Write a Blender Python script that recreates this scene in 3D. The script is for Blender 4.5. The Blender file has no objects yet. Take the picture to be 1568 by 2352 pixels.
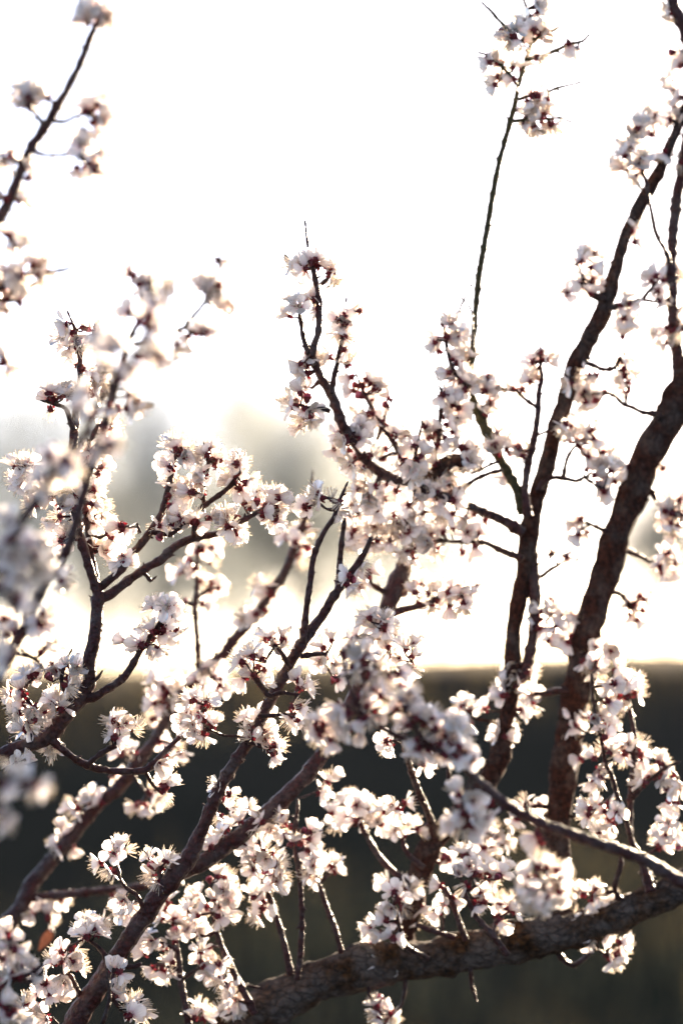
import bpy, math, random
from mathutils import Vector, Matrix, Quaternion, noise
R = math.radians
random.seed(7)
sc = bpy.context.scene
COL = sc.collection

# ------------------------------------------------------------------ camera, sky, sun, exposure
PITCH = R(3.5)
FOCUS = 2.5
EYE = Vector((0, 0, 1.45))
PX = 0.00045                      # metres per view pixel at the plane of focus
cam_d = bpy.data.cameras.new('camera')
cam_d.sensor_fit = 'HORIZONTAL'
cam_d.sensor_width = 24.0
cam_d.lens = 24.0 * FOCUS / (1568 * PX)
cam_d.clip_start = 0.05
cam_d.clip_end = 3000
cam_d.dof.use_dof = True
cam_d.dof.focus_distance = FOCUS
cam_d.dof.aperture_fstop = 1.8
cam_d.dof.aperture_blades = 0
cam = bpy.data.objects.new('camera', cam_d)
COL.objects.link(cam)
cam.location = EYE
cam.rotation_euler = (R(90) + PITCH, 0, 0)
sc.camera = cam

SUN_EL, SUN_AZ = R(15), R(26)     # azimuth clockwise from the viewing direction (+Y)
world = bpy.data.worlds.new('World')
sc.world = world
world.use_nodes = True
wn = world.node_tree
bg = wn.nodes['Background']
sky = wn.nodes.new('ShaderNodeTexSky')
sky.sky_type = 'NISHITA'
sky.sun_disc = False
sky.sun_elevation = SUN_EL
sky.sun_rotation = SUN_AZ
sky.air_density = 0.42
sky.dust_density = 0.5
sky.ozone_density = 1.0
wn.links.new(sky.outputs[0], bg.inputs[0])
bg.inputs[1].default_value = 0.082
sun_d = bpy.data.lights.new('sun', 'SUN')
sun_d.energy = 5.0
sun_d.angle = R(0.5)
sun_d.color = (1.0, 0.92, 0.78)
sun = bpy.data.objects.new('sun', sun_d)
COL.objects.link(sun)
sdir = Vector((math.sin(SUN_AZ) * math.cos(SUN_EL), math.cos(SUN_AZ) * math.cos(SUN_EL), math.sin(SUN_EL)))
sun.rotation_euler = sdir.to_track_quat('Z', 'Y').to_euler()
vs = sc.view_settings
vs.view_transform = 'Standard'
vs.look = 'None'
vs.gamma = 1
vs.use_curve_mapping = False
vs.exposure = 2.95
vs.use_white_balance = True       # the camera's white balance, set for open shade as in the photograph
vs.white_balance_temperature = 8200
vs.white_balance_tint = 15
sc.cycles.use_denoising = True
sc.cycles.max_bounces = 10
sc.cycles.transmission_bounces = 8
sc.cycles.diffuse_bounces = 5
sc.cycles.sample_clamp_indirect = 6.0

CP, SP = math.cos(PITCH), math.sin(PITCH)
def at(px, py, d):
    """A point d metres behind the plane of focus that the camera sees at view pixel (px, py)."""
    dep = FOCUS + d
    s = PX * dep / FOCUS
    x, u = (px - 784) * s, (1176 - py) * s
    return Vector((x, dep * CP - u * SP, EYE.z + dep * SP + u * CP))
RIGHT, UP, AWAY = Vector((1, 0, 0)), Vector((0, -SP, CP)), Vector((0, CP, SP))

# ------------------------------------------------------------------ materials
def mat(name):
    m = bpy.data.materials.new(name)
    m.use_nodes = True
    nt = m.node_tree
    for n in list(nt.nodes): nt.nodes.remove(n)
    return m, nt, lambda t, **k: _node(nt, t, k)
def _node(nt, t, k):
    n = nt.nodes.new(t)
    for a, v in k.items():
        if a.startswith('i_'): n.inputs[a[2:].replace('_', ' ')].default_value = v
        else: setattr(n, a, v)
    return n
def ramp(nt, stops):
    r = nt.nodes.new('ShaderNodeValToRGB')
    e = r.color_ramp.elements
    while len(e) < len(stops): e.new(0.5)
    for q, (p, c) in zip(e, stops):
        q.position = p; q.color = (*c, 1)
    return r

def petal_material():
    m, nt, N = mat('petal')
    L = nt.links.new
    tc = N('ShaderNodeTexCoord')
    at_ = N('ShaderNodeAttribute', attribute_name='along')
    ac_ = N('ShaderNodeAttribute', attribute_name='across')
    r = ramp(nt, [(0.0, (.50, .10, .14)), (.09, (.70, .38, .41)), (.22, (.90, .79, .79)), (.5, (.95, .92, .90))])
    L(at_.outputs['Fac'], r.inputs[0])
    # fine veins running along the petal
    cb = N('ShaderNodeCombineXYZ')
    m5 = N('ShaderNodeMath', operation='MULTIPLY'); m5.inputs[1].default_value = 7.0
    L(ac_.outputs['Fac'], m5.inputs[0]); L(m5.outputs[0], cb.inputs[0]); L(at_.outputs['Fac'], cb.inputs[1])
    nz = N('ShaderNodeTexNoise', i_Scale=1.0, i_Detail=2.0)
    L(cb.outputs[0], nz.inputs['Vector'])
    r2 = ramp(nt, [(.35, (.90, .87, .87)), (.6, (1, 1, 1))])
    L(nz.outputs[0], r2.inputs[0])
    mx = N('ShaderNodeMix', data_type='RGBA', blend_type='MULTIPLY'); mx.inputs[0].default_value = 1
    L(r.outputs[0], mx.inputs[6]); L(r2.outputs[0], mx.inputs[7])
    oi = N('ShaderNodeObjectInfo')
    r3 = ramp(nt, [(0, (1, .955, .965)), (.5, (1, .99, .985)), (1, (.97, .975, .985))])
    L(oi.outputs['Random'], r3.inputs[0])
    m2 = N('ShaderNodeMix', data_type='RGBA', blend_type='MULTIPLY'); m2.inputs[0].default_value = 1
    L(mx.outputs[2], m2.inputs[6]); L(r3.outputs[0], m2.inputs[7])
    d = N('ShaderNodeBsdfDiffuse'); t = N('ShaderNodeBsdfTranslucent'); g = N('ShaderNodeBsdfGlossy', i_Roughness=.45)
    L(m2.outputs[2], d.inputs[0]); L(m2.outputs[2], t.inputs[0])
    a = N('ShaderNodeMixShader'); a.inputs[0].default_value = .56
    L(d.outputs[0], a.inputs[1]); L(t.outputs[0], a.inputs[2])
    fr = N('ShaderNodeFresnel', i_IOR=1.35)
    b = N('ShaderNodeMixShader'); L(fr.outputs[0], b.inputs[0])
    L(a.outputs[0], b.inputs[1]); L(g.outputs[0], b.inputs[2])
    o = N('ShaderNodeOutputMaterial'); L(b.outputs[0], o.inputs[0])
    return m

def soft_material(name, col, trans, rough=.5, var=None):
    m, nt, N = mat(name)
    L = nt.links.new
    tc = N('ShaderNodeTexCoord')
    nz = N('ShaderNodeTexNoise', i_Scale=500.0, i_Detail=2.0)
    L(tc.outputs['Object'], nz.inputs['Vector'])
    c2 = var or tuple(c * .55 for c in col)
    r = ramp(nt, [(.35, c2), (.62, col)])
    L(nz.outputs[0], r.inputs[0])
    p = N('ShaderNodeBsdfPrincipled', i_Roughness=rough)
    L(r.outputs[0], p.inputs['Base Color'])
    t = N('ShaderNodeBsdfTranslucent'); L(r.outputs[0], t.inputs[0])
    a = N('ShaderNodeMixShader'); a.inputs[0].default_value = trans
    L(p.outputs[0], a.inputs[1]); L(t.outputs[0], a.inputs[2])
    o = N('ShaderNodeOutputMaterial'); L(a.outputs[0], o.inputs[0])
    return m

def bark_material(name, dark, mid, pale, pale_amt, rough=.5, scale=1.0, spec=.18, crack=None):
    m, nt, N = mat(name)
    L = nt.links.new
    tc = N('ShaderNodeTexCoord')
    n1 = N('ShaderNodeTexNoise', i_Scale=38.0 * scale, i_Detail=5.0, i_Roughness=.65)
    n2 = N('ShaderNodeTexNoise', i_Scale=210.0 * scale, i_Detail=4.0, i_Roughness=.7)
    n3 = N('ShaderNodeTexVoronoi', i_Scale=170.0 * scale)
    for n in (n1, n2, n3): L(tc.outputs['Object'], n.inputs['Vector'])
    r1 = ramp(nt, [(.36, dark), (.62, mid)])
    L(n2.outputs[0], r1.inputs[0])
    r2 = ramp(nt, [(.5 - pale_amt * .25, (0, 0, 0)), (.68 - pale_amt * .25, (1, 1, 1))])
    L(n1.outputs[0], r2.inputs[0])
    r3 = ramp(nt, [(.30, tuple(c * .45 for c in pale)), (.65, pale)])
    L(n2.outputs[0], r3.inputs[0])
    mx = N('ShaderNodeMix', data_type='RGBA')
    L(r2.outputs[0], mx.inputs[0]); L(r1.outputs[0], mx.inputs[6]); L(r3.outputs[0], mx.inputs[7])
    p = N('ShaderNodeBsdfPrincipled', i_Roughness=rough)
    p.inputs['Specular IOR Level'].default_value = spec
    col = mx.outputs[2]
    ad = N('ShaderNodeMath', operation='ADD'); L(n2.outputs[0], ad.inputs[0]); L(n3.outputs[0], ad.inputs[1])
    if crack:                                   # furrows between bark plates, drawn out along the wood
        mp = N('ShaderNodeMapping'); mp.inputs['Scale'].default_value = crack
        nw = N('ShaderNodeTexNoise', i_Scale=90.0, i_Detail=2.0)
        L(tc.outputs['Object'], nw.inputs['Vector'])
        vm = N('ShaderNodeMix', data_type='VECTOR'); vm.inputs[0].default_value = .012
        L(tc.outputs['Object'], vm.inputs[4]); L(nw.outputs['Color'], vm.inputs[5]); L(vm.outputs[1], mp.inputs[0])
        vo = N('ShaderNodeTexVoronoi', feature='DISTANCE_TO_EDGE', i_Scale=1.0)
        L(mp.outputs[0], vo.inputs['Vector'])
        r4 = ramp(nt, [(.0, (.12, .10, .09)), (.10, (1, 1, 1))]); L(vo.outputs[0], r4.inputs[0])
        mc = N('ShaderNodeMix', data_type='RGBA', blend_type='MULTIPLY'); mc.inputs[0].default_value = .42
        L(col, mc.inputs[6]); L(r4.outputs[0], mc.inputs[7]); col = mc.outputs[2]
        a2 = N('ShaderNodeMath', operation='ADD'); L(ad.outputs[0], a2.inputs[0]); L(r4.outputs[0], a2.inputs[1]); ad = a2
    L(col, p.inputs['Base Color'])
    bp = N('ShaderNodeBump', i_Strength=.85, i_Distance=.003)
    L(ad.outputs[0], bp.inputs['Height']); L(bp.outputs[0], p.inputs['Normal'])
    o = N('ShaderNodeOutputMaterial'); L(p.outputs[0], o.inputs[0])
    return m

M_PETAL = petal_material()
M_CALYX = soft_material('calyx', (.17, .010, .018), .35, .5, (.08, .006, .010))
M_BUD = soft_material('flower_bud', (.62, .16, .22), .35, .5, (.30, .02, .05))
M_FIL = soft_material('filament', (.93, .88, .80), .6, .4, (.90, .83, .76))
M_ANTH = soft_material('anther', (.55, .36, .16), .1, .6)
M_LIMB = bark_material('limb_bark', (.008, .0048, .0034), (.064, .028, .010), (.092, .076, .068), .40, 1.25, .6, crack=(45, 110, 110))
M_TRUNK = bark_material('trunk_bark', (.020, .0078, .0056), (.062, .0210, .0130), (.078, .054, .046), .25, 1.1, crack=(130, 130, 45))
M_BRANCH = bark_material('branch_bark', (.016, .0048, .0050), (.052, .0115, .0115), (.066, .044, .042), .12, .42, spec=.25)
M_TWIG = bark_material('twig_bark', (.014, .0052, .0046), (.044, .0130, .0105), (.052, .036, .031), .08, .40, spec=.22)
M_SHOOT = bark_material('green_shoot_bark', (.020, .016, .005), (.050, .040, .012), (.055, .046, .024), .15, .45, spec=.2)

# ------------------------------------------------------------------ object helpers
def mesh_of(name, V, Fc, mats, smooth=True, mi=None):
    me = bpy.data.meshes.new(name)
    me.from_pydata([tuple(v) for v in V], [], Fc)
    for m in mats: me.materials.append(m)
    if smooth: me.polygons.foreach_set('use_smooth', [True] * len(me.polygons))
    if mi: me.polygons.foreach_set('material_index', mi)
    me.update()
    return me
def put(name, me, parent=None, M=None):
    o = bpy.data.objects.new(name, me)
    if parent is not None: o.parent = parent
    if M is not None: o.matrix_local = M
    COL.objects.link(o)
    return o
def tag(o, label=None, cat=None, group=None, kind=None):
    for k, v in (('label', label), ('category', cat), ('group', group), ('kind', kind)):
        if v: o[k] = v
    return o
# ---- traced courses of the wood, in pixels of the 1568x2352 view: (x, y, radius), per bough ----
# depth = metres behind (+) or in front (-) of the plane of focus, at the first and the last point
W = []
def wood(bough, kind, d, pts, label=None, grey=None):
    W.append(dict(b=bough, k=kind, d=d if isinstance(d, tuple) else (d, d), p=pts, l=label))

# T: the big tree with the sweeping limb and two upright trunks
wood('T','limb',(.16,.16),[(330,2620,62),(430,2470,56),(525,2388,54),(600,2328,52),(700,2270,50),(783,2234,50),(880,2215,47),(983,2203,45),(1080,2185,46),(1183,2163,46),(1260,2150,43),(1333,2135,40),(1400,2112,37),(1460,2085,36),(1533,2050,37),(1610,2010,35),(1760,1945,29),(1910,1860,22),(2040,1720,14),(2150,1550,7),(2205,1400,2)],'thick limb with grey weathered bark and an orange brown underside')
wood('T','trunk',(.20,.24),[(1292,2150,30),(1290,2060,29),(1284,1980,29),(1280,1914,31),(1287,1840,33),(1296,1764,35),(1305,1700,33),(1315,1626,32),(1336,1526,35),(1355,1426,33),(1388,1326,36),(1416,1226,35),(1436,1176,36),(1452,1138,37),(1490,1038,40),(1533,963,42),(1570,888,40),(1620,800,34),(1700,690,30),(1780,500,22),(1835,250,14),(1862,0,7),(1872,-150,2)])
wood('T','trunk',(.18,.20),[(925,2200,30),(930,2140,29),(952,2060,27),(968,1990,27),(1000,1925,27),(1060,1868,26),(1108,1812,26),(1138,1764,26),(1156,1700,23),(1168,1620,20),(1176,1526,20),(1179,1451,19),(1192,1376,21),(1208,1296,24),(1214,1226,24),(1222,1180,23),(1236,1128,20),(1249,1088,20),(1263,1038,20),(1276,978,20),(1294,930,21),(1314,858,22),(1334,815,22),(1354,776,22),(1379,728,23),(1394,688,22),(1408,638,17),(1421,588,15),(1434,545,15),(1455,500,16),(1480,450,17),(1510,400,15),(1540,330,12),(1575,240,11),(1620,100,9),(1650,-60,6),(1662,-220,2)])
wood('T','branch',(.17,.19),[(1183,1575,9),(1205,1545,12),(1216,1500,13),(1226,1440,13),(1229,1370,13),(1226,1310,13),(1222,1262,12)])
wood('T','branch',(.24,.22),[(1558,925,14),(1557,840,17),(1546,720,14),(1541,600,13),(1552,470,13),(1575,330,13),(1588,200,13),(1572,80,13),(1545,0,13),(1522,-90,11),(1510,-250,6),(1512,-380,2)])
wood('T','twig',.18,[(1537,605,5),(1530,580,6),(1508,540,5),(1493,475,4),(1478,400,4),(1463,372,3)])
wood('T','branch',(.16,.13),[(1206,1180,14),(1181,1112,12),(1153,1063,11),(1124,1003,12),(1100,953,12),(1084,913,10),(1079,880,8),(1083,833,6.5),(1090,740,7),(1098,645,7.5),(1112,560,7),(1128,465,7),(1143,385,6.5),(1168,290,6),(1183,235,5.5),(1193,185,5),(1213,120,4.5),(1223,75,4),(1214,30,3.5),(1203,0,3),(1192,-40,2.5)],'straight slender greenish brown upright shoot')
wood('T','twig',.13,[(1212,137,4),(1258,122,3.2),(1283,112,3),(1308,100,2.8),(1338,94,2.6),(1349,82,1.5)])
wood('T','twig',.12,[(1210,112,3.5),(1178,80,3),(1148,48,2.6),(1128,25,2.4),(1111,9,1.6)])
wood('T','twig',.13,[(1222,90,3),(1248,80,2.6),(1276,65,1.5)])
wood('T','twig',.12,[(1186,193,3.2),(1165,165,2.8),(1128,130,2.6),(1105,121,1.6)])
wood('T','twig',.13,[(1190,228,3.2),(1223,217,2.8),(1263,207,2.4),(1283,200,2.2),(1326,190,1.3)])
wood('T','twig',.13,[(1173,278,3.4),(1223,273,3),(1263,272,2.8),(1283,270,2.6),(1306,277,1.3)])
wood('T','twig',.13,[(1086,800,3),(1083,718,2.4),(1062,686,2)])
wood('T','twig',.13,[(1046,760,2),(1052,735,4),(1056,708,2.6),(1068,683,2),(1081,657,1)])
wood('T','branch',.15,[(1212,1185,12),(1206,1120,8),(1213,1063,9),(1228,1003,8),(1235,948,7),(1238,898,6),(1245,868,5),(1241,840,4),(1240,800,2)])
wood('T','twig',.15,[(1233,935,5),(1208,918,4.5),(1185,896,4)])
wood('T','twig',.15,[(1226,1005,4),(1258,988,3),(1275,975,3)])
wood('T','branch',(.16,.06),[(1200,1222,13),(1145,1190,11),(1100,1172,10),(1050,1150,10),(988,1130,10),(948,1110,10),(908,1103,11),(868,1080,12),(842,1058,11),(815,1020,11),(784,968,11),(762,910,11),(738,868,9),(714,815,9)])
wood('T','branch',(.05,.04),[(716,820,8),(722,790,8),(731,758,7),(733,703,7),(726,653,7),(718,615,6),(707,565,3.5),(701,515,1.5)])
wood('T','twig',.05,[(710,812,7),(700,785,6),(693,758,5),(688,723,5)])
wood('T','twig',.06,[(762,905,7),(764,880,6.5),(773,838,6),(783,790,5),(790,740,4),(795,690,1.6)])
wood('T','twig',.05,[(758,945,6),(735,936,5),(710,938,5),(690,930,4)])
wood('T','twig',.06,[(730,660,5),(752,640,4.5),(762,628,3.5)])
wood('T','twig',.16,[(1200,1284,10),(1153,1263,7),(1113,1248,6),(1070,1244,5),(1028,1243,4)])
wood('T','stump',.14,[(955,1112,11),(985,1102,15),(1010,1080,21),(1035,1066,23),(1058,1062,19),(1068,1062,14)],'sawn off branch stump')
wood('T','twig',.13,[(1003,1072,11),(1003,1040,8),(1007,1005,6),(1011,955,5),(1015,908,4),(1010,890,3),(1005,870,1.5)])
wood('T','twig',.14,[(1152,1078,4.5),(1120,1088,4.5),(1093,1100,5),(1063,1120,5),(1040,1140,4)])
wood('T','twig',.14,[(1146,1060,4),(1120,1070,3.5),(1090,1085,3)])
wood('T','branch',.12,[(950,1112,8),(935,1078,7),(918,1040,7),(898,1008,6),(878,978,5),(856,938,5),(838,908,4.5),(820,865,2)])
wood('T','twig',.12,[(866,1010,4),(872,990,4),(879,966,4),(893,935,3),(899,920,1.6)])
wood('T','twig',.11,[(944,1100,5),(951,1058,4.5),(959,1018,4),(968,972,2)])
wood('T','twig',.13,[(1080,890,6),(1052,866,5),(1038,843,5),(1028,808,5),(1023,763,4),(1014,740,2)])
wood('T','twig',.18,[(1335,828,8),(1360,838,6),(1383,848,5),(1413,843,5),(1423,822,4),(1432,815,2)])
wood('T','twig',.2,[(1515,962,9),(1496,950,7),(1468,943,6),(1433,928,5),(1408,908,5),(1384,900,4)])
wood('T','twig',.2,[(1436,928,4),(1438,910,4),(1443,895,2)])
wood('T','twig',.18,[(1236,1130,8),(1246,1110,7),(1268,1098,6),(1293,1098,6),(1323,1105,5),(1346,1093,4)])
wood('T','twig',.18,[(1293,1098,6),(1299,1063,5),(1310,1036,4),(1325,1020,3)])
wood('T','twig',.18,[(1390,690,10),(1360,675,8),(1338,653,6),(1316,667,4)])
wood('T','twig',.18,[(1339,655,5),(1336,628,4.5),(1330,610,4),(1314,608,2)])
wood('T','twig',.18,[(1398,710,8),(1433,698,6),(1473,688,5),(1486,672,4.5),(1498,660,4)])
wood('T','twig',.18,[(1473,689,4),(1492,690,4),(1508,694,3)])
wood('T','twig',.22,[(1430,1258,8),(1448,1268,7),(1478,1283,6),(1500,1294,5),(1520,1300,4)])
wood('T','twig',.21,[(1400,1222,7),(1370,1212,5),(1348,1200,4.5),(1338,1188,3)])
wood('T','twig',.21,[(1400,1358,8),(1425,1366,6),(1438,1380,6),(1445,1395,5)])
wood('T','twig',.17,[(1240,1325,6),(1258,1312,5),(1278,1301,4.5),(1292,1290,3),(1318,1282,2)])
wood('T','twig',.17,[(1279,1300,3.5),(1277,1285,3),(1268,1268,2)])
wood('T','twig',.2,[(1310,1588,11),(1283,1588,9),(1248,1593,7),(1226,1594,6)])
wood('T','twig',.22,[(1482,1115,10),(1497,1133,8),(1513,1158,6),(1535,1170,5),(1570,1185,4)])
wood('T','branch',.14,[(1438,1590,4),(1446,1630,5),(1453,1665,5),(1456,1706,6),(1453,1764,6),(1446,1864,7),(1449,1929,7),(1474,1978,8),(1495,2050,14)])
wood('T','twig',.12,[(1358,1550,4),(1363,1616,4),(1378,1691,4.5),(1391,1751,5),(1406,1785,5.5),(1418,1830,6),(1436,1880,6),(1447,1920,6)])
wood('T','twig',.14,[(1450,1835,5),(1462,1822,5),(1485,1798,5),(1520,1770,4),(1560,1750,4)])
wood('T','twig',.15,[(1452,2085,9),(1420,2060,7),(1412,2035,6),(1424,1992,6),(1428,1960,4)])
wood('T','branch',.18,[(1510,2066,22),(1495,2035,17),(1484,2006,13),(1478,1975,8)])
wood('T','branch',(.05,.17),[(926,1690,4),(929,1720,6),(938,1750,7),(945,1775,7),(963,1824,8),(983,1869,8),(1000,1925,10)])
wood('T','twig',.16,[(1022,1740,4),(1030,1770,5),(1035,1805,5),(1050,1860,6)])
wood('T','branch',.15,[(826,1892,6),(842,1920,6.5),(858,1949,7),(893,1994,7),(923,2019,8),(950,2045,9)])
wood('T','branch',.15,[(920,1920,5),(938,1964,6),(973,1994,7)])
wood('T','twig',.11,[(905,2070,4),(918,2134,5),(933,2174,6),(985,2205,7)])
wood('T','branch',.12,[(1022,2040,6),(1043,2089,6),(1056,2124,7),(1070,2160,8)])
wood('T','branch',.1,[(1066,2050,5),(1093,2104,6),(1128,2144,7),(1165,2195,8)])
wood('T','branch',.13,[(955,2124,5),(993,2139,6),(1045,2155,7)])
wood('T','twig',.14,[(1018,2104,3),(1016,2150,4)])
wood('T','twig',.16,[(1280,2185,7),(1296,2208,6),(1318,2219,6),(1343,2202,5),(1365,2182,4),(1395,2195,3)])
wood('T','twig',.15,[(1080,2225,6),(1083,2262,5),(1093,2296,3)])
wood('T','twig',.15,[(930,2250,7),(928,2282,5),(922,2309,4),(903,2331,3)])
wood('T','twig',.15,[(846,2260,6),(850,2290,5),(858,2310,3)])
wood('T','branch',.12,[(603,2020,5),(620,2064,6),(640,2124,7),(655,2179,7),(668,2240,8)])
wood('T','branch',.10,[(683,1835,3),(683,1860,4),(676,1939,6),(688,2014,6),(693,2114,6),(690,2189,7),(682,2250,8)])
wood('T','branch',.14,[(731,2025,5),(750,2084,6),(770,2134,6),(784,2190,7)])
wood('T','branch',.11,[(488,2090,5),(500,2149,6),(520,2199,7),(550,2262,8),(585,2330,9)])
wood('T','twig',.12,[(548,2255,5),(572,2264,4),(597,2270,3)])
wood('T','branch',.10,[(408,2180,6),(415,2249,7),(425,2304,8),(440,2380,9),(470,2440,10)])
wood('T','twig',.10,[(420,2250,5),(445,2232,4),(467,2217,3)])
# C: the forked bough rising from below the frame
wood('C','branch',(.06,.03),[(-60,2760,40),(40,2560,36),(110,2450,32),(165,2360,28),(200,2304,25),(240,2244,24),(280,2179,22),(320,2124,22),(360,2064,22),(400,2014,22),(432,1973,21),(450,1935,17),(466,1900,15),(488,1849,14),(511,1800,14),(540,1751,13),(575,1696,13),(605,1641,13),(632,1591,12),(660,1536,12),(685,1491,12),(712,1453,12),(745,1406,10),(784,1341,9),(813,1306,8),(838,1268,7),(852,1235,5)])
wood('C','branch',.02,[(695,1475,9),(698,1450,8),(701,1416,7),(710,1356,7),(721,1276,7),(745,1221,6),(765,1191,5),(780,1150,4),(795,1115,3)])
wood('C','branch',.04,[(776,1356,8),(780,1300,7),(785,1240,6),(792,1190,4)])
wood('C','branch',(.08,.17),[(410,2003,20),(440,1994,20),(480,1974,20),(525,1939,20),(565,1909,19),(620,1864,19),(665,1819,19),(705,1779,19),(745,1725,18),(790,1650,18),(830,1570,19),(860,1490,20),(884,1420,21),(903,1360,21),(923,1311,19),(945,1250,15),(970,1190,12),(995,1150,8)])
wood('C','branch',.14,[(896,1412,10),(922,1402,8),(948,1396,7),(993,1381,6),(1018,1366,5),(1055,1356,4),(1096,1345,2)])
wood('C','twig',.14,[(888,1362,8),(868,1350,6),(853,1342,5)])
wood('C','twig',.02,[(668,1535,7),(658,1522,5),(645,1496,5),(632,1484,4)])
wood('C','twig',.02,[(628,1600,8),(612,1594,6),(595,1571,6),(580,1545,5)])
wood('C','twig',.02,[(690,1508,7),(715,1504,5),(750,1501,4)])
wood('C','twig',.02,[(630,1596,7),(648,1591,5),(687,1598,4)])
wood('C','twig',.02,[(600,1645,7),(630,1643,5),(657,1640,4)])
wood('C','twig',.03,[(570,1705,7),(588,1710,5),(617,1722,4)])
wood('C','twig',.03,[(575,1705,6),(555,1698,6),(546,1690,4)])
wood('C','twig',.04,[(335,2110,7),(318,2062,5),(290,2040,5),(275,2020,5)])
wood('C','twig',.04,[(255,2225,8),(235,2185,6),(210,2165,5),(195,2155,4)])
wood('C','twig',.05,[(195,2310,8),(180,2278,6),(163,2245,5),(150,2225,4)])
wood('C','twig',.05,[(270,2210,8),(300,2222,6),(325,2214,4)])
wood('C','twig',.04,[(380,2045,8),(368,2012,6),(360,1995,4)])
wood('C','twig',-.08,[(225,2390,6),(240,2340,5),(252,2294,5),(247,2240,3)])
wood('C','twig',.0,[(262,2225,5),(258,2290,5),(285,2325,4)])
# D: the sharp bough from the near side
wood('D','branch',(.0,.0),[(-420,1960,34),(-240,1840,26),(-60,1760,18),(0,1735,16),(50,1716,17),(100,1700,18),(130,1671,19),(165,1626,20),(195,1592,19),(207,1560,16),(206,1516,15),(219,1456,15),(223,1401,15),(226,1366,14),(217,1336,11),(200,1286,10),(183,1226,10),(172,1176,10),(166,1120,9),(165,1063,10),(170,1000,10),(175,940,9),(185,868,8),(183,813,7),(176,770,5),(166,740,3),(158,722,1.5)])
wood('D','branch',.02,[(222,1340,9),(213,1295,8),(204,1241,7),(198,1186,7),(195,1138,7),(197,1093,7),(204,1040,6),(212,1005,6),(225,975,4)])
wood('D','twig',-.01,[(172,990,7),(163,972,6),(150,938,5),(125,928,4),(103,922,3)])
wood('D','branch',.0,[(228,1352,10),(250,1333,9),(280,1306,9),(310,1266,9),(345,1221,9),(370,1181,8),(384,1130,7),(393,1095,6),(400,1058,5),(408,1030,4)])
wood('D','twig',-.01,[(346,1223,6),(390,1226,5),(425,1206,5),(450,1190,3)])
wood('D','branch',.0,[(228,1378,12),(250,1366,11),(285,1341,11),(325,1311,10),(370,1286,10),(400,1256,10),(445,1236,9),(500,1226,7),(532,1208,6),(563,1191,6),(595,1175,5),(615,1160,4)])
wood('D','twig',-.01,[(444,1235,7),(450,1195,6.5),(468,1163,6),(515,1128,6),(540,1102,6),(553,1068,5),(556,1050,3)])
wood('D','twig',.0,[(467,1165,4),(468,1130,4),(470,1100,4),(478,1068,4),(470,1025,2)])
wood('D','branch',(.0,-.02),[(190,1605,12),(215,1602,10),(250,1581,9),(280,1561,9),(302,1531,8),(325,1491,7),(350,1456,6),(370,1426,5),(384,1395,4),(388,1380,2)])
wood('D','branch',(.0,.03),[(115,1690,11),(135,1714,8),(160,1735,8),(200,1758,9),(250,1771,8),(310,1772,8),(340,1766,8),(365,1741,7),(390,1716,6),(415,1691,5),(430,1678,4)])
wood('D','twig',.0,[(202,1758,7),(220,1742,7),(240,1726,7),(268,1714,5)])
wood('D','twig',.03,[(330,1770,6),(340,1785,5),(352,1806,4),(372,1822,4)])
wood('D','twig',-.01,[(160,1628,8),(150,1590,6),(140,1562,5),(152,1520,4),(162,1498,1.6)])
wood('D','twig',-.02,[(70,1710,8),(66,1670,7),(78,1640,6),(62,1605,5),(45,1590,4)])
wood('D','twig',.0,[(200,1583,5),(212,1568,4),(226,1556,4),(231,1548,3)])
wood('D','twig',.0,[(20,1728,4),(24,1712,3),(23,1700,2)])
wood('D','twig',.0,[(325,1312,5),(338,1322,5),(346,1335,4),(352,1330,3)])
wood('D','twig',.0,[(322,1225,5),(318,1216,4),(316,1208,3)])
wood('D','twig',-.03,[(10,1765,8),(30,1755,5),(60,1745,4)])
# E: the softer bough behind
wood('E','branch',(.24,.26),[(-260,2420,34),(-60,2200,24),(15,2124,20),(45,2084,19),(80,2024,19),(125,1969,17),(175,1909,16),(215,1859,15),(260,1819,15),(300,1775,15),(340,1721,13),(395,1636,12),(425,1588,11),(465,1540,11),(505,1511,11),(545,1461,11),(580,1421,11),(615,1376,10),(650,1321,10),(675,1261,9),(700,1190,7),(714,1130,4),(718,1090,2)])
wood('E','branch',.25,[(462,1545,8),(457,1526,7),(452,1456,7),(448,1391,6),(452,1361,5),(453,1310,5),(455,1240,3)])
wood('E','twig',.25,[(449,1395,5),(438,1388,5),(425,1380,4)])
wood('E','twig',.25,[(450,1375,5),(468,1362,4),(482,1350,4)])
wood('E','twig',.24,[(475,1540,5),(490,1520,4),(495,1500,3)])
wood('E','branch',.25,[(60,2060,10),(100,2060,9),(175,2054,9),(270,2043,8),(350,2036,8),(420,2030,6)])
wood('E','twig',.25,[(95,2060,5),(100,2090,4),(113,2110,3),(122,2140,3)])
wood('E','twig',.24,[(390,1640,6),(385,1600,5),(372,1570,4)])
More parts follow.
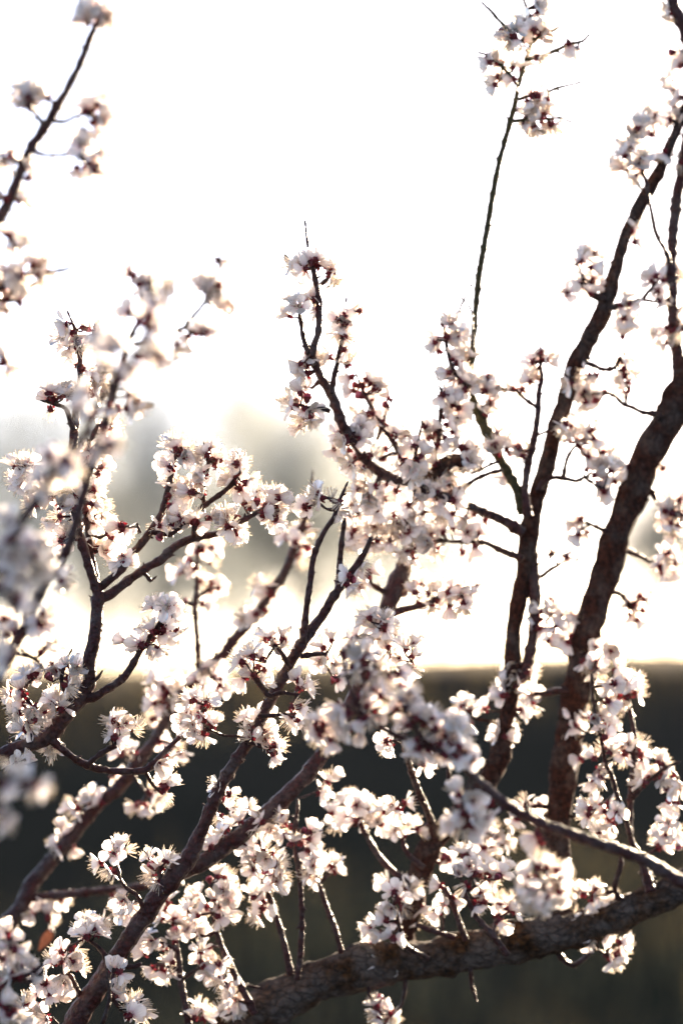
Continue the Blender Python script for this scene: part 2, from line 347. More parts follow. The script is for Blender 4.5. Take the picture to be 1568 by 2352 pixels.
# F: the two near blurred boughs
wood('F','branch',(-.50,-.46),[(-300,1660,20),(-120,1450,16),(-20,1320,14),(0,1286,13),(30,1226,12),(65,1176,12),(100,1133,11),(135,1075,10),(170,1034,9),(200,988,9),(222,935,8),(252,890,8),(280,850,8),(308,815,7),(335,770,7),(350,710,6),(352,660,5),(350,610,3)])
wood('F','twig',-.47,[(345,750,5),(358,700,5),(345,650,4),(318,630,3)])
wood('F','twig',-.47,[(112,1108,6),(118,1070,6),(110,1045,4)])
wood('F','twig',-.47,[(255,888,5),(290,895,4),(330,893,3)])
wood('F','twig',-.52,[(-120,1780,8),(-40,1800,6),(20,1795,5),(60,1805,4)])
wood('R','branch',(-.26,-.24),[(-300,1900,20),(-120,1730,15),(-40,1630,12),(0,1551,11),(20,1511,11),(60,1431,12),(100,1346,12),(135,1296,11),(162,1241,10),(185,1160,9),(215,1060,9),(245,960,8),(258,915,8),(272,860,7),(295,788,6),(318,738,6),(338,690,5),(346,650,3)])
wood('R','twig',-.24,[(298,790,6),(340,785,5.5),(375,775,5),(400,762,5),(425,750,5),(450,718,5),(475,688,5),(498,640,4),(508,575,2)])
wood('R','twig',-.25,[(60,1430,6),(85,1420,5),(110,1430,4)])
wood('R','twig',-.25,[(30,1500,7),(70,1510,6),(95,1530,5),(105,1555,4)])
wood('R','twig',-.24,[(330,700,4),(322,670,4),(312,640,3)])
wood('R','twig',-.24,[(425,752,4),(440,762,4),(470,758,3)])
# L: small front sprays low at the edge
wood('L','branch',(-.22,-.18),[(-260,2440,14),(-120,2330,10),(-40,2280,7),(10,2258,6),(45,2248,6),(75,2235,5),(98,2215,4)])
wood('L','branch',(-.2,-.18),[(-100,2320,8),(-40,2230,6),(0,2190,5),(25,2160,4)])
wood('L','twig',-.18,[(40,2250,5),(75,2255,5),(95,2235,4),(102,2225,3)])
# G: the blurred bough in the top corner
wood('G','branch',(-.30,-.27),[(-340,1150,22),(-200,900,17),(-90,650,14),(-40,560,13),(0,503,12),(30,440,11),(50,385,10.5),(80,325,10),(110,282,10),(145,220,8),(185,145,7.5),(205,90,7),(226,48,6),(236,25,4)])
wood('G','twig',-.28,[(118,276,5),(150,278,4),(170,268,3.5),(198,260,3)])
wood('G','twig',-.28,[(104,285,6),(88,270,5),(75,255,4)])
wood('G','twig',-.28,[(72,345,5),(110,356,3.5),(150,354,3.5),(185,352,3)])
wood('G','twig',-.28,[(55,375,6),(35,368,5),(20,360,4),(10,372,3)])
wood('G','branch',-.28,[(-10,515,8),(12,535,6),(32,555,4),(42,580,3)])
wood('G','branch',(-.26,-.24),[(-160,800,9),(-60,700,6),(-10,668,4),(30,645,4),(62,628,3.5),(110,624,3),(150,618,3.5),(166,611,1.5)])
wood('G','twig',-.25,[(-30,680,4),(10,690,3.5),(40,690,3.5),(48,705,3)])
wood('G','twig',-.25,[(-180,850,6),(-60,838,5),(0,836,4),(26,826,4)])
# H: the thin bough crossing in front of the big limb
wood('H','branch',(-.26,-.22),[(2180,2640,27),(2120,2350,25),(1990,2180,22),(1800,2118,18),(1650,2074,16),(1568,2029,14),(1483,1979,13),(1408,1949,13),(1308,1916,13),(1258,1899,13),(1183,1862,11),(1133,1824,10),(1083,1779,9),(1040,1742,8),(993,1718,7),(923,1694,7),(858,1661,6),(818,1611,5),(796,1556,4.5),(785,1500,3)])
wood('H','twig',-.24,[(1215,1880,6),(1212,1860,5),(1208,1835,3)])
wood('H','twig',-.23,[(985,1714,5),(965,1690,5),(945,1655,4)])
wood('H','twig',-.22,[(800,1560,4),(820,1535,4),(840,1510,3)])
wood('H','twig',-.23,[(1080,1790,4),(1065,1835,4),(1060,1870,4)])

# ---- where the blossoms sit, in pixels of eight 1568x1176 crops: x,y[,how many][direction u/d/l/r; c calyx to us; f face to us] ----
CROP = [(0,0),(783,0),(0,588),(783,588),(0,1176),(783,1176),(0,1764),(783,1764)]
F = {}
F['G0'] = "430,30,2 490,40,2 510,75 380,85 450,20c 130,420,2c 175,410,2 200,440 120,470c 110,430c 430,490c 470,470,2r 465,540,2r 450,570 370,650,2 430,640,2r 410,700c 440,720r 420,770,2d 390,790d 45,690 15,750 110,910 150,800 80,1090 120,1080 60,1130 5,900"
F['G2'] = "150,20,2 70,90,2 200,60 30,60 95,190 20,150 60,150 20,250 110,120 190,110d 35,480r 50,530d"
F['T1'] = "920,50,3r 880,85c 810,130,2f 770,145,2 800,190d 840,100,2 905,150c 935,165r 1050,215c 1075,235d 885,250c 920,270r 665,290l 745,275,2 790,290,2 735,355f 700,360,2l 775,365 900,450c 925,440r 830,500 895,495,2 950,510,2r 855,560,2 890,600,2d 930,570 985,580r 1350,600,2f 1420,570,3 1300,660,3 1370,740,3f 1430,730,2 1255,740l 1340,820d 1440,520,2 1500,550c 1520,700,2c 1550,760d 1290,700 1545,500 1495,40l 1500,80d 1510,240c 1540,290c 1510,400 1540,440c 1350,1070r 1370,1110r 1340,1040u 1140,1150c 1180,1160"
F['R2'] = "640,110,2 590,70 720,140 580,250c 660,240c 700,230 970,170,3f 930,120,2 1000,210,2 960,120 1020,130 1010,150 1020,30 930,330r 960,360d 905,350c 850,380 820,430d 600,650d 640,690d 545,700c"
F['F2'] = "700,220,2 720,270 710,320,2 680,390c 730,440,2 740,490d 660,470 610,520,2 580,560 500,420,2 450,450 430,390 520,390 480,480 380,610 355,690 400,720c 500,840,2 470,880c 540,870 440,900 300,960,2 260,1030,2 230,920c 340,980 200,1090 180,1020 650,300c"
F['D2'] = "340,380u 310,350l 390,310u 410,330r 285,400l 315,440d 365,395f 350,500c 230,610u 250,640c 310,600u 320,630r 210,650l 235,720cd 415,590c 410,615c 430,540,2r 460,580r 400,520 490,780c 525,780r 510,750u 400,880 390,940f 440,920 480,960 60,950l 100,940u 130,960r 60,1030l 110,1020f 140,1000c 90,1060d 180,1060c 215,1120 240,1090 290,1140r 430,1060c 460,1030r 440,1140c 480,1140r 360,1090c 370,1140 150,1110l 800,870cu 770,860u 840,865u 745,945fl 870,900 850,930f 900,920r 770,1010l 790,1050c 835,1050f 900,1040f 920,1080 860,1110d 800,1140 970,870u 940,900c 985,920c 1030,930r 1010,960r 920,990c 1110,950u 1060,1010cl 1100,985c 1040,1030l 1150,1040r 1110,1075c 1150,1090d 1190,1080u 1180,1120c 1240,1130c 1250,1090u 1290,1140r 1300,1110r 1210,1150c"
F['T2'] = "1400,25u 1390,60c 1330,40l 1440,10u 1470,30c 1380,90d 1500,30r 1530,90r 1545,120d 1370,225f 1335,230l 1400,190u 1440,210 1545,290c 1550,340c 1560,370d 1360,500l 1395,500c 1400,540c 1460,470 1400,590u 1410,640c 1360,660f 1340,690c 1330,690l 1390,720c 1390,760d 1430,760d 1440,720r 1370,610u 1545,820c 1530,900"
F['C2'] = "1440,1080 1420,1120l 1460,1110c 1520,1100u 1550,1140"
F['T3'] = "20,280c 60,250r 30,310c 40,370r 20,380c 30,440d 60,590c 75,635c 110,590c 140,570u 160,600c 180,590u 40,620l 150,650u 200,680c 210,640u 160,720c 190,740 80,730l 110,745 230,780r 200,800c 290,810 330,860c 390,790c 400,830c 430,820r 410,780u 10,840c 40,830,2f 70,860 100,790 20,900l 60,930,2 95,990 150,900 210,930r 300,930c 280,900u 345,935c 380,900u 320,980f 360,990f 400,970r 260,970l 470,1010u 440,1060u 400,1100 440,1120f 500,1080f 530,1120 560,1060r 60,1070 100,1050c 140,1060l 130,1110f 210,1120f 180,1090 250,1080c 180,1160d 40,1140 90,1160d 150,1150 300,1150c 350,1110l 480,290u 510,300r 430,380cl 420,410d 510,360u 550,370r 530,400r 530,450c 560,450r 570,480r 510,560,2f 480,600l 560,560u 560,525c 610,570f 650,580r 680,570c 670,610c 705,590r 690,660c 700,680d 510,640,2 550,700c 490,680l 560,740r 500,770 530,810c 490,850d 530,870d 570,860r 590,900d 620,880r 590,960d 890,450u 870,490c 910,470c 940,440r 860,530d 900,530d 800,630c 835,605c 740,830u 780,830c 810,860r 700,850l 780,910d 830,900d 720,800 750,1020 1080,560f 1120,550u 1040,590l 1060,640d 1110,640f 1150,600r 1160,560 1190,630c 1180,680d 1130,690d 1060,780f 1020,790l 1040,840 1090,840f 1130,790 1170,790r 1170,850d 1110,890d 1140,930 1210,890u 1200,940c 1250,930r 1180,1000 1200,1050c 1240,1030c 1210,1090c 1290,970r 1270,1020r 1035,165f 1110,20c 1160,90u 1160,120c 1190,130 1110,140 1300,215r 1340,230r 1290,240c 1295,290c 1280,315d 1330,310d 1285,480c 1310,470u 1320,510r 1280,560l 1320,560 1300,610c 1430,80l 1420,110c 1500,60 1540,50u 1550,90c 1480,130 1470,220d 1550,260 1540,310c 1480,340c 1460,370d 1480,410d 1540,360d 1520,1130 1555,1110 1510,1160c 1480,980"
F['F4'] = "140,150,2 100,190 60,210 110,240c 170,250,2 200,210 50,300 20,330 60,380,2 90,430 10,380 20,260 20,110 40,30 130,320 90,300 70,130 10,690 30,640"
F['R4'] = "215,460r 240,470r 160,520 190,520c 180,550d 30,520 60,540 20,480 10,560 220,620r 190,640c 240,600u 60,620d 300,300r 270,280c 290,340d"
F['D4'] = "260,20,2 250,60l 300,100f 280,130c 330,70 430,60 480,10 500,70u 540,60c 580,90r 520,120c 480,160c 430,150l 490,180f 560,200f 540,240d 590,230r 820,20c 790,40u 750,60c 730,70l 870,40c 900,20u 730,120cl 920,60 1010,30c 980,20u 1060,50r 1050,80c 1100,90r 1090,120d 1030,0u 1240,10c 1270,10r 1270,50d 1220,0 720,420u 690,430l 760,430f 790,450,2f 830,490r 800,420u 740,560c 760,545c 780,580d 820,560d 740,480l 690,530u 600,570l 560,590l 650,560f 640,600c 620,610c 690,630d 730,640d 680,580 170,720u 150,760f 130,730l 240,700f 260,730f 300,690u 300,760c 330,760r 360,710r 320,810d 370,780r 220,750c 90,800u 100,840c 70,880l 95,880c 30,830l 70,930d 230,870c 270,860r 290,890r 250,840u 140,930f 150,910u 110,990d 150,980 210,920f 230,960r 90,990l 220,1000r 180,960c 190,1070c 230,1070r 240,1100d 80,1150 120,1140u 60,1170 545,980f 500,960l 580,970f 540,945u 620,1000r 640,980u 550,1050d 510,1020l 780,1140d 740,1160"
F['E4'] = "940,140u 940,180c 990,160r 980,230r 900,180 860,220,2 880,260c 850,290c 800,280l 920,300 850,360 860,410c 990,320r 950,350c 970,370c 1020,350r 1000,400d 950,430d 1350,90u 1360,130c 1410,90,2 1390,160c 1420,170c 1300,110l 1380,220d 1220,330u 1220,370c 1180,330l 1260,390c 1270,350r 1160,450 1130,480l 1170,470c 1220,480r 1240,460r 1110,500d 750,760u 700,760l 750,790c 810,780r 780,810c 740,840c 700,830l 690,880l 740,900d 770,880r 700,930c 690,960d 900,760,2l 950,710u 1000,720u 970,740c 990,760c 1030,770r 1000,820d 940,800f 1030,810d 720,990 600,1090u 540,1100 610,1120d 740,1060c 720,1040u 810,1080r 790,1130d 830,1120d 880,810u"
F['C4'] = "860,870l 890,840u 950,850u 970,880r 920,890c 860,920f 830,970fl 880,980f 910,940c 950,940r 980,960r 930,1000d 930,1040d 880,1010 1130,650l 1150,640u 1190,660u 1120,710f 1150,740c 1190,700c 1230,720r 1210,770r 1110,780d 1090,680l 1240,560u 1230,600cl 1300,560u 1310,600fr 1200,580l 1270,610d 1360,760lu 1415,800r 1380,800c 1120,940lu 1140,980f 1140,1030d 1180,950c 1210,940fu 1230,1010fr 1220,1050d 1360,890u 1390,910r 1350,940c 1380,970d 1330,960l 1250,1070c 1280,1070r 1260,1130d"
F['T4'] = "1490,580u 1470,610l 1520,570u 1540,630 1460,690d 1550,700d 1540,760c 1560,780r 1500,660"
F['H4'] = "1450,950u 1500,960r 1490,985c 1430,1000l 1540,900 1560,930c 1550,1000 1520,1070d 1460,1040"
F['T5'] = "30,20 90,10 40,90l 50,150d 110,60 150,70f 120,120c 170,150d 130,160d 220,60 240,110 220,150d 280,120r 280,40,2 350,60,2 330,20 410,100f 430,60 390,150f 440,150r 350,120c 470,20 490,60r 320,160c 290,200d 330,230d 430,190 500,20 560,40 580,90f 540,150 570,160c 620,180d 600,130r 640,90r 560,200d 600,10 220,10"
F['C5'] = "100,250 60,240l 80,280c 150,270r 60,310c 110,310d 80,360d 20,290l 40,350d 330,360c 350,330c 310,400d 280,370l 380,310u 420,330u 410,360r 450,350 520,310u 490,350 540,340f 580,330r 600,370r 550,390f 500,390 560,440d 590,410d 460,420 420,450d 500,450d 370,400 610,340"
F['T5b'] = "120,470u 100,500l 160,490f 140,520 200,480 220,530r 200,560c 250,560u 180,590c 210,610c 260,620f 300,610u 340,650r 270,670f 310,690d 320,730d 60,560u 40,590 120,590f 150,640 190,690d 340,590r 230,660c"
F['H5'] = "60,620,2 20,630 40,660c 80,700 60,740d 110,640 150,760 170,700 180,740 230,760c 280,740 290,790,2 330,820r 270,840 310,860 160,810c 200,830 130,880c 110,850 170,940d 140,960d 90,970d 240,890 290,890 340,920,2 300,960c 280,960 330,1060d 400,960 430,930u 440,990c 520,960 500,1010 410,1040l 470,1070d 520,1080d 560,1060r 570,1110d 450,1120d 390,1090 540,1130d 600,1140d 90,1030d 10,930 15,1000 350,1110d 560,1000r 480,1030f 500,1110"
F['T5c'] = "200,1050c 215,1080d 560,870u 590,890 540,910l 600,930f 560,950 580,980d 640,930r 620,970r 650,900c 375,1120d 390,1160d 760,720l 790,740f 840,720u 880,740r 740,790l 720,840l 780,800f 820,790c 850,850c 870,830r 810,870 840,910d 880,900d 740,850 790,950ur 740,980c 710,1010l 770,1030r 740,1050d 780,990r 900,450l 890,500l 950,430u 970,470f 1020,460u 1060,470r 1090,490r 920,550d 970,540c 1000,520 960,590 1010,590f 1050,560r 1030,610d 970,400u 1010,500c 970,180c 1020,200c 1040,215r 1090,20c 1110,50 1090,80l 1120,110d 1080,120d 1500,5c 1530,30 1510,70d 1540,80d 1490,190f 1520,180r 1460,210l 1450,240 1490,250 1480,300d 1530,290d 1550,230r 1340,440c 1350,410c 1380,370u 1410,400r 1330,490d 1400,450r 1300,420l 1370,510d 1400,490d 1170,620f 1130,650l 1170,690f 1120,700l 1200,600u 1240,640f 1270,660r 1220,700 1180,740d 1280,720r 1300,780f 1260,790c 1220,800l 1250,840l 1320,760u 1360,780r 1370,830r 1310,830c 1290,890d 1350,880d 1240,880d 1110,920u 1060,940l 1090,970c 1060,1000d 1110,1010d 1160,950f 1200,920 1240,900r 1180,980d 1240,980r 1140,880u 1230,1030 1270,1030u 1290,1080f 1250,1090l 1320,1060r 1200,1080l 1290,1130d 1340,1110d 1110,1100u 1080,1140l 1150,1120 1370,1060u 1390,1110 1380,1150d 1460,1130u 1430,1160 1490,1150r"
F['F6'] = "60,60 30,90c 100,40 160,110,2d 10,210 30,260d 80,20"
F['E6'] = "330,150l 310,180l 340,200d 420,120u 400,150 450,150c 440,180d 280,270u 310,290u 290,320c 250,350c 260,375d 340,380d 480,50d 530,40d 640,180d 670,190d 610,180l 690,90u 710,130 740,150d 210,620u 190,640l 220,660 240,700d 140,680l 300,610r 280,600c 560,590u 530,600"
F['D6'] = "780,70r 740,80c 790,110r 760,130d 750,60u"
F['C6'] = "550,350u 590,380r 520,390f 580,430d 540,420f 445,440l 490,480d 510,490d 680,400lu 690,440c 730,460c 770,410u 790,430r 690,500d 720,540d 740,440u 560,620f 540,660l 610,640r 580,670d 560,580u 400,700u 375,740l 420,750c 440,720u 480,720r 390,760c 460,750r 220,860l 240,880c 270,840u 300,860f 350,850r 340,890f 370,910r 300,900d 150,970u 190,990 160,1040l 200,1040c 250,990r 290,990f 290,1030r 230,1060d 210,1000c 90,1090l 120,1070u 170,1130f 130,1140l 220,1130r 200,1160d 180,1090c 525,920u 560,960d 530,1020u 550,1050c 590,1070l 620,1060u 650,1100r 660,1130d 610,1130c 600,1100c"
F['L6'] = "30,740u 60,780r 20,790 40,840 90,840r 70,880d 20,880c 110,900r 80,940c 140,920r 160,950d 30,950d 10,980c 20,1070u 60,1090 20,1120l 80,1130 40,1160d 100,1160"
F['C6b'] = "1060,130c 1080,170u 1120,190 1150,180r 1100,230 1000,230l 1050,260r 1010,290 980,330d 960,350c 990,80l 1030,150c 1190,240 1170,290 1240,290 1140,330l 1190,340 1120,370l 1230,370u 1170,420f 1140,450 1220,420f 1270,400r 1290,450r 1220,480c 1260,500f 1240,540d 1290,530r 1160,480d 1300,500r"
F['T6'] = "1300,240u 1280,220l 1320,280c 1340,330c 1290,310l 1400,290c 1430,280u 1440,330r 1400,340c 1510,50c 1540,35r 1490,100c 1480,120d 1520,190u 1550,230 1540,260d 1400,400l 1450,400u 1440,450f 1400,490l 1440,510d 1480,440r 1530,430u 1550,470r 1370,470l 1000,480u 960,510c 1040,490r 1060,540r 900,580u 930,630l 980,590u 1020,560f 1050,610f 1080,580r 1010,640f 1060,670d 960,660c 890,680c 740,640l 760,600u 730,690l 800,690c 840,680c 860,640u 890,720f 850,740f 920,750r 800,780 830,820d 800,740c 960,740d 1010,700d 1160,570u 1130,620l 1200,600u 1190,640c 1170,690d 1220,650r 660,760u 640,800l 690,800f 650,850l 740,860c 700,890l 690,930d 740,950d 790,930r 750,820f 790,830r 780,880 920,830u 960,850r 910,880c 980,900u 960,940f 1020,910r 1000,980d 950,920c 1060,1000r 1000,1030c 1040,1040l 1080,1070f 1100,1110r 1050,1120d 920,1090u 890,1130l 950,1140 1010,1110u 1040,1160"
F['T7'] = "10,150l 40,130u 70,170f 30,190c 20,230d 110,160r 140,190r 110,240d 60,230c 190,180u 230,170f 210,210c 160,230l 190,270d 260,150u 310,160r 260,210 300,230 290,290c 330,260r 370,290r 320,320d 240,290d 690,290u 720,320f 770,340r 670,320l 640,350c 650,390d 700,380d 840,150u 870,180 910,170r 820,190l 900,220d 800,250d 480,400u 500,430c 470,420l 560,380u 600,400r 530,440l 590,450f 630,470r 540,480f 480,490l 500,530 560,550d 440,540l 520,570d 650,480u 690,470 740,480c 760,450ur 700,520 720,500c 240,560c 200,530lu 290,530r 330,550r 320,600d 270,590c 460,630 430,680d 380,650d 530,610d 650,560u 640,600l 620,640d 700,580r 670,600c 730,610u 780,640r 720,670c 760,680d 740,720d 810,660r 790,610u 200,660u 230,650f 190,700c 240,700c 300,650r 340,670r 320,710d 150,710l 120,740l 170,770c 220,770 260,790r 140,800c 100,840l 150,850f 190,880f 150,910d 240,870r 200,930d 240,910d 260,830r 1080,570l 1060,600l 1090,620 1060,660l 1080,700 1110,720f 1150,700u 1140,770d 1190,740f 1210,780d 1220,730r 1130,790d 1120,560u 1170,540u 1180,590r 1150,630c 1220,640 1260,600u 1310,640r 1270,650 1240,860 1270,880d 1300,800r 1290,840r 1230,830c 1250,900d 1130,20,2 1100,50l 1180,60d 1200,20r 1150,80d 1120,180l 1160,160u 1170,210f 1120,220l 1200,200c 1240,160r 1270,200r 1220,240 1240,270d 1190,320f 1150,310l 1220,330r 1180,280 1340,20u 1370,60l 1400,40c 1440,20 1490,30r 1480,70 1520,60c 1510,110 1550,100 1500,170c 1540,180 1550,220 1500,240 1460,300l 1450,340l 1490,310f 1520,340r 1480,360d 1540,300 1550,370d 1530,410d 150,1080lu 180,1050u 190,1100 160,1130l 210,1130c 240,1160r 170,1165d"
F['H7'] = "530,100u 560,150u 610,150f 660,170 590,200c 550,220c 630,240 680,240r 520,250l 560,290d 610,290d 500,270l 640,290 910,520f 850,480u 880,580f 830,560l 960,500 990,560f 960,610d 910,640d 1020,550r 860,630d 870,520c 940,560c 1010,600d 910,430u 960,440u 1010,470r 1030,500r 880,320d 890,350d"

# ------------------------------------------------------------------ ground, bank and field
def smooth(a, b, x):
    t = min(1, max(0, (x - a) / (b - a)))
    return t * t * (3 - 2 * t)
def ground_z(x, y):
    z = 0.0
    crest = 1.452 + .02 * math.sin(x * .6 + .8) + .025 * noise.noise(Vector((x * 1.3, 7, 0))) + .012 * x
    up = min(1.0, max(0.0, (y - 7.9 + .25 * math.sin(x * .8)) / 4.4))
    z += crest * up
    z -= smooth(13.2, 50.0, y) * 4.2
    z += .05 * noise.noise(Vector((x * .35, y * .35, 0))) + .025 * noise.noise(Vector((x * 1.5, y * 1.5, 3)))
    return z
def sheet(name, xs, ys, m):
    V = [(x, y, ground_z(x, y)) for y in ys for x in xs]
    n = len(xs)
    Fc = [(j * n + i, j * n + i + 1, (j + 1) * n + i + 1, (j + 1) * n + i) for j in range(len(ys) - 1) for i in range(n - 1)]
    return tag(put(name, mesh_of(name, V, Fc, [m])), kind='structure')
def earth_material():
    m, nt, N = mat('earth')
    L = nt.links.new
    tc = N('ShaderNodeTexCoord')
    n1 = N('ShaderNodeTexNoise', i_Scale=.9, i_Detail=6.0, i_Roughness=.7)
    n2 = N('ShaderNodeTexNoise', i_Scale=.16, i_Detail=3.0)
    for n in (n1, n2): L(tc.outputs['Object'], n.inputs['Vector'])
    r1 = ramp(nt, [(.35, (.015, .0110, .0070)), (.65, (.037, .027, .016))])
    r2 = ramp(nt, [(.40, (.018, .014, .0095)), (.62, (.020, .021, .008))])
    L(n1.outputs[0], r1.inputs[0]); L(n2.outputs[0], r2.inputs[0])
    mx = N('ShaderNodeMix', data_type='RGBA'); mx.inputs[0].default_value = .5
    L(r1.outputs[0], mx.inputs[6]); L(r2.outputs[0], mx.inputs[7])
    p = N('ShaderNodeBsdfPrincipled', i_Roughness=.95)
    p.inputs['Specular IOR Level'].default_value = .1
    L(mx.outputs[2], p.inputs['Base Color'])
    bp = N('ShaderNodeBump', i_Strength=.8, i_Distance=.08); L(n1.outputs[0], bp.inputs['Height']); L(bp.outputs[0], p.inputs['Normal'])
    o = N('ShaderNodeOutputMaterial'); L(p.outputs[0], o.inputs[0])
    return m
def steps(a, b, n): return [a + (b - a) * i / n for i in range(n + 1)]
M_EARTH = earth_material()
xs = steps(-900, -30, 12)[:-1] + steps(-30, 30, 150) + steps(30, 900, 12)[1:]
ys = steps(-60, 6, 10)[:-1] + steps(6, 30, 80)[:-1] + steps(30, 120, 30)[:-1] + steps(120, 2200, 10)
sheet('ground', xs, ys, M_EARTH)

# dry grass: uncountable, one object
def dry_grass():
    rnd = random.Random(11)
    V, Fc = [], []
    def blade(x, y, h, w):
        z = ground_z(x, y) - .01
        a = rnd.uniform(0, math.pi); dx, dy = math.cos(a) * w, math.sin(a) * w
        lx, ly = rnd.gauss(0, .16) * h, rnd.gauss(0, .16) * h
        b = len(V)
        V.extend([(x - dx, y - dy, z), (x + dx, y + dy, z), (x + lx * .5 + dx * .6, y + ly * .5 + dy * .6, z + h * .6),
                  (x + lx * .5 - dx * .6, y + ly * .5 - dy * .6, z + h * .6), (x + lx, y + ly, z + h)])
        Fc.extend([(b, b + 1, b + 2, b + 3), (b + 3, b + 2, b + 4)])
    for k in range(150):
        y = rnd.uniform(7.6, 9.6); x = rnd.uniform(-.34, .34) * y
        for q in range(rnd.randint(12, 34)):
            blade(x + rnd.gauss(0, .10), y + rnd.gauss(0, .10), rnd.uniform(.10, .34), rnd.uniform(.0015, .003))
    for k in range(2200):                       # fringe along the top of the bank
        y = rnd.uniform(11.0, 13.3); x = rnd.uniform(-.34, .34) * y
        blade(x, y, rnd.uniform(.04, .24), .003)
    return V, Fc
V, Fc = dry_grass()
M_GRASS = soft_material('dry_grass', (.23, .17, .085), .35, .8, (.12, .10, .045))
tag(put('dry_grass', mesh_of('dry_grass', V, Fc, [M_GRASS], False)), 'tufts of dry brown grass on the dark ground below the bank', kind='stuff')

# ------------------------------------------------------------------ far bare trees beyond the bank
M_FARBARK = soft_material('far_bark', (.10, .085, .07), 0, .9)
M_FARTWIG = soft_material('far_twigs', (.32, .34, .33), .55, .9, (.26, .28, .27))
def far_tree(px, top, Y, spread, dens, low, seed, label):
    rnd = random.Random(seed)
    s = PX / FOCUS * Y
    x0 = (px - 784) * s
    z0 = ground_z(x0, Y)
    ztop = EYE.z + Y * math.tan(PITCH) + (1176 - top) * s
    zlow = EYE.z + Y * math.tan(PITCH) + (1176 - low) * s
    H = ztop - z0
    sp = spread * s
    root = put('bare_tree', None); root.location = (x0, Y, z0)
    tag(root, label, 'tree', 'bare trees beyond the bank')
    V, Fc = [], []
    def limb(p, q, ra, rb, n=6):
        d = (q - p).normalized(); a = d.orthogonal().normalized(); b = d.cross(a)
        i0 = len(V)
        for c, r in ((p, ra), (q, rb)):
            for k in range(n):
                t = 2 * math.pi * k / n
                V.append(c + (a * math.cos(t) + b * math.sin(t)) * r)
        for k in range(n):
            Fc.append((i0 + k, i0 + (k + 1) % n, i0 + n + (k + 1) % n, i0 + n + k))
    tips = []
    def grow(p, d, l, r, lev):
        q = p + d * l
        limb(p, q, r, r * .62)
        if lev == 0:
            tips.append((p, q)); return
        for k in range(3 if lev > 1 else 4):
            nd = (d + Vector((rnd.gauss(0, .55), rnd.gauss(0, .55), rnd.gauss(.15, .35)))).normalized()
            grow(p + d * l * rnd.uniform(.55, 1), nd, l * rnd.uniform(.6, .85), r * .55, lev - 1)
        tips.append((p, q))
    p = Vector((0, 0, -.3)); h0 = max(1.0, (zlow - z0) * .8)
    for k in range(4):
        q = p + Vector((rnd.gauss(0, .12), rnd.gauss(0, .12), h0 / 4 + .07))
        limb(p, q, H * .016 * (1 - k * .1), H * .016 * (.9 - k * .1), 8); p = q
    trunkV, trunkF = list(V), list(Fc)
    put('trunk', mesh_of('trunk', trunkV, trunkF, [M_FARBARK]), root)
    V.clear(); Fc.clear()
    for k in range(5):
        a = k * 1.26 + rnd.uniform(-.3, .3)
        grow(p, Vector((math.cos(a) * .5 * sp / H * 2, math.sin(a) * .4, 1)).normalized(), H * .22, H * .007, 3)
    put('limbs', mesh_of('limbs', V, Fc, [M_FARBARK]), root)
    # crown: thin young twigs and opening buds in uneven clumps
    V.clear(); Fc.clear()
    clumps = []
    for k in range(46):
        t = rnd.random() ** .8
        zz = (zlow - z0) + (H - (zlow - z0)) * t
        wid = sp * (1.0 - .75 * t ** 1.7)
        a = rnd.uniform(0, 2 * math.pi); rr = math.sqrt(rnd.random()) * wid
        clumps.append((Vector((math.cos(a) * rr, math.sin(a) * rr * .7, zz)), rnd.uniform(.10, .24) * sp + .25))
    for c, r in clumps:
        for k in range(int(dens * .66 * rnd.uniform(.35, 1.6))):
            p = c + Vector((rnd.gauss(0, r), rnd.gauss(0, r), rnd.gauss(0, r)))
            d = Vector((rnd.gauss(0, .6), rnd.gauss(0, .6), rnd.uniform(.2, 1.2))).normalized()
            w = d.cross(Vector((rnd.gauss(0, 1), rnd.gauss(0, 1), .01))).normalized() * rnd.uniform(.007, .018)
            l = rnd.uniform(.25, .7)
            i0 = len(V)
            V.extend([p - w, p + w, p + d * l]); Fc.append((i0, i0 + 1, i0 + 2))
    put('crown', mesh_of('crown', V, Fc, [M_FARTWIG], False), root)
for a in [
    (10, 930, 62, 230, 330, 1450, 1, 'pale hazy bare tree at the far side behind the crossing red branches'),
    (190, 900, 74, 210, 300, 1440, 2, 'thin blurred bare tree behind the spray of petals on the tall twig'),
    (370, 880, 66, 190, 270, 1440, 3, 'faint tall bare tree above the dark bank behind the forked sharp branch'),
    (545, 850, 70, 190, 300, 1430, 4, 'tallest blurred tree beyond the bank, behind the open gap between branches'),
    (690, 960, 60, 210, 330, 1410, 5, 'darkest blurred grey green tree behind the blossoms under the central fork'),
    (840, 1030, 72, 170, 290, 1440, 6, 'low faint tree beyond the bank beside the thick leaning branch'),
    (1530, 1120, 70, 150, 280, 1420, 7, 'small hazy tree seen past the tall dark trunk at the bright edge'),
    (290, 1130, 84, 190, 260, 1440, 8, 'low hazy bush-like tree behind the fork of the sharp red branch'),
    (1010, 1080, 80, 180, 230, 1440, 10, 'very pale tree beyond the bank between the stump and the leaning upright trunk'),
    (480, 1160, 86, 190, 240, 1440, 9, 'low hazy tree low above the bank behind the narrow blossom column'),
]: far_tree(*a)

